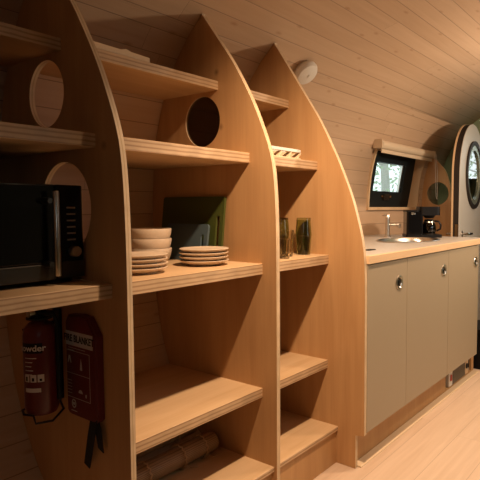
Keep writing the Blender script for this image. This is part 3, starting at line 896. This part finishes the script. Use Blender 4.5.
def lever(sgn, y):
    bm = bmesh.new()
    add_lathe(bm, [(0, 0), (.026, 0), (.026, sgn*.008), (0, sgn*.008)], 24, c=(.07, y, .985), axis='y')
    add_tube(bm, [(.07, y+sgn*.006, .985), (.07, y+sgn*.045, .985), (.085, y+sgn*.056, .985), (.19, y+sgn*.056, .983)], .010, 12)
    return bm
dchild('door_handle', lever(-1, -.0005), M['chrome'], smooth=True)
dchild('door_handle', lever(1, .0665), M['chrome'], smooth=True)
# door lining round the opening
struct(finish('trim_2', prism([arch(.605, 1.555, .02, 1.95), arch(.627, 1.533, .0, 1.928)], XF-.02, XF-.0005, 'x'), M['tan']))

# ------------------------------------------------------------------ outdoors, seen through window and porthole
struct(finish('ground', box(-10, 40, -20, 30, -.5, -.4), M['bounce_ground']))
def tree(x, y, h, rt, label, seed, crown=1.6, n=900):
    rnd = random.Random(seed)
    t = thing('birch_tree', label, 'tree', (x, y, -.4), 0, 'pale trees outside the window')
    pts = [(rnd.uniform(-.06, .06)*k, rnd.uniform(-.06, .06)*k, h*k/6) for k in range(7)]
    tr = tube(pts, [rt*(1-.12*k) for k in range(7)], 12)
    for k in range(8):
        a = rnd.uniform(0, 6.28); z = h*rnd.uniform(.25, .9); L = crown*rnd.uniform(.4, .8)
        add_tube(tr, [(0, 0, z), (L*.5*math.cos(a), L*.5*math.sin(a), z+L*.3), (L*math.cos(a), L*math.sin(a), z+L*.5)], [rt*.35, rt*.2, .01], 6)
    child(t, 'trunk', tr, M['bark'], smooth=True)
    bm = bmesh.new()
    for k in range(n):
        a = rnd.uniform(0, 6.28); q = crown*rnd.random()**.5
        z = h*(.18+.85*rnd.random()); s = rnd.uniform(.05, .11)
        c = Vector((q*math.cos(a)*(1.1-.5*z/h), q*math.sin(a)*(1.1-.5*z/h), z))
        u = Vector((rnd.gauss(0, 1), rnd.gauss(0, 1), rnd.gauss(0, 1))).normalized()
        w = u.orthogonal().normalized()
        vs = [bm.verts.new(c+p) for p in (u*s, w*s*.55, -u*s, -w*s*.55)]
        bm.faces.new(vs)
    child(t, 'foliage', bm, M['leaf'])
tree(10.6, 5.55, 6.5, .13, 'pale-barked tree outside, its trunk standing nearest the middle of the window', 1, 1.5, 700)
tree(17.2, 8.2, 7, .12, 'pale tree outside, seen farther off at the right of the window', 2, 1.4, 700)
tree(17.5, 11.2, 6, .10, 'leafy tree outside, seen farther off at the left of the window', 3, 2.0, 900)
tree(9.5, -.6, 5, .12, 'leafy tree outside the open door, mirrored in the porthole', 4, 1.7, 1400)
tree(15.0, 1.0, 6, .12, 'second leafy tree outside the open door, farther from the porthole', 5, 2.2, 1400)

# ------------------------------------------------------------------ light
def lamp(name, x, e, aim, size=100, blend=.8, r=.03):
    l = bpy.data.lights.new(name, 'SPOT'); l.energy = e; l.color = (1, .69, .44)
    l.shadow_soft_size = r; l.spot_size = math.radians(size); l.spot_blend = blend
    o = bpy.data.objects.new(name, l); COL.objects.link(o); o.location = (x, .714, 2.155)
    o.rotation_euler = Vector(aim).to_track_quat('-Z', 'Y').to_euler()
    return o
lamp('ceiling_spot', 1.20, 178, (.44, .05, -.90), 128, 1.0)
lamp('ceiling_spot', 2.33, 50, (.30, .10, -.93), 132, 1.0)
l = bpy.data.lights.new('pendant_lamp', 'POINT'); l.energy = 62; l.color = (1, .76, .54); l.shadow_soft_size = .07
o = bpy.data.objects.new('pendant_lamp', l); COL.objects.link(o); o.location = (3.50, .30, 1.66)

w = bpy.data.worlds.new('overcast_sky'); scene.world = w; w.use_nodes = True
bg = w.node_tree.nodes['Background']
bg.inputs['Color'].default_value = (.84, .92, .95, 1); bg.inputs['Strength'].default_value = 2.0

# ------------------------------------------------------------------ camera
yaw, pitch, roll = math.radians(34.756), math.radians(-3.612), math.radians(.03)
cy, sy, cp_, sp_ = math.cos(yaw), math.sin(yaw), math.cos(pitch), math.sin(pitch)
fwd = Vector((cy*cp_, sy*cp_, sp_)); rgt = Vector((sy, -cy, 0)); up = rgt.cross(fwd)
r2 = rgt*math.cos(roll)+up*math.sin(roll); u2 = -rgt*math.sin(roll)+up*math.cos(roll)
cam = bpy.data.cameras.new('camera'); co = bpy.data.objects.new('camera', cam); COL.objects.link(co)
cam.sensor_width = 36; cam.lens = 517.584/480*36
cam.shift_x = -80/480
cam.clip_start = .05
co.matrix_world = Matrix(((r2.x, u2.x, -fwd.x, 0), (r2.y, u2.y, -fwd.y, 0), (r2.z, u2.z, -fwd.z, 1.2), (0, 0, 0, 1)))
scene.camera = co

vs = scene.view_settings
vs.view_transform = 'Standard'; vs.look = 'None'; vs.gamma = 1; vs.use_curve_mapping = False
vs.exposure = 0.0
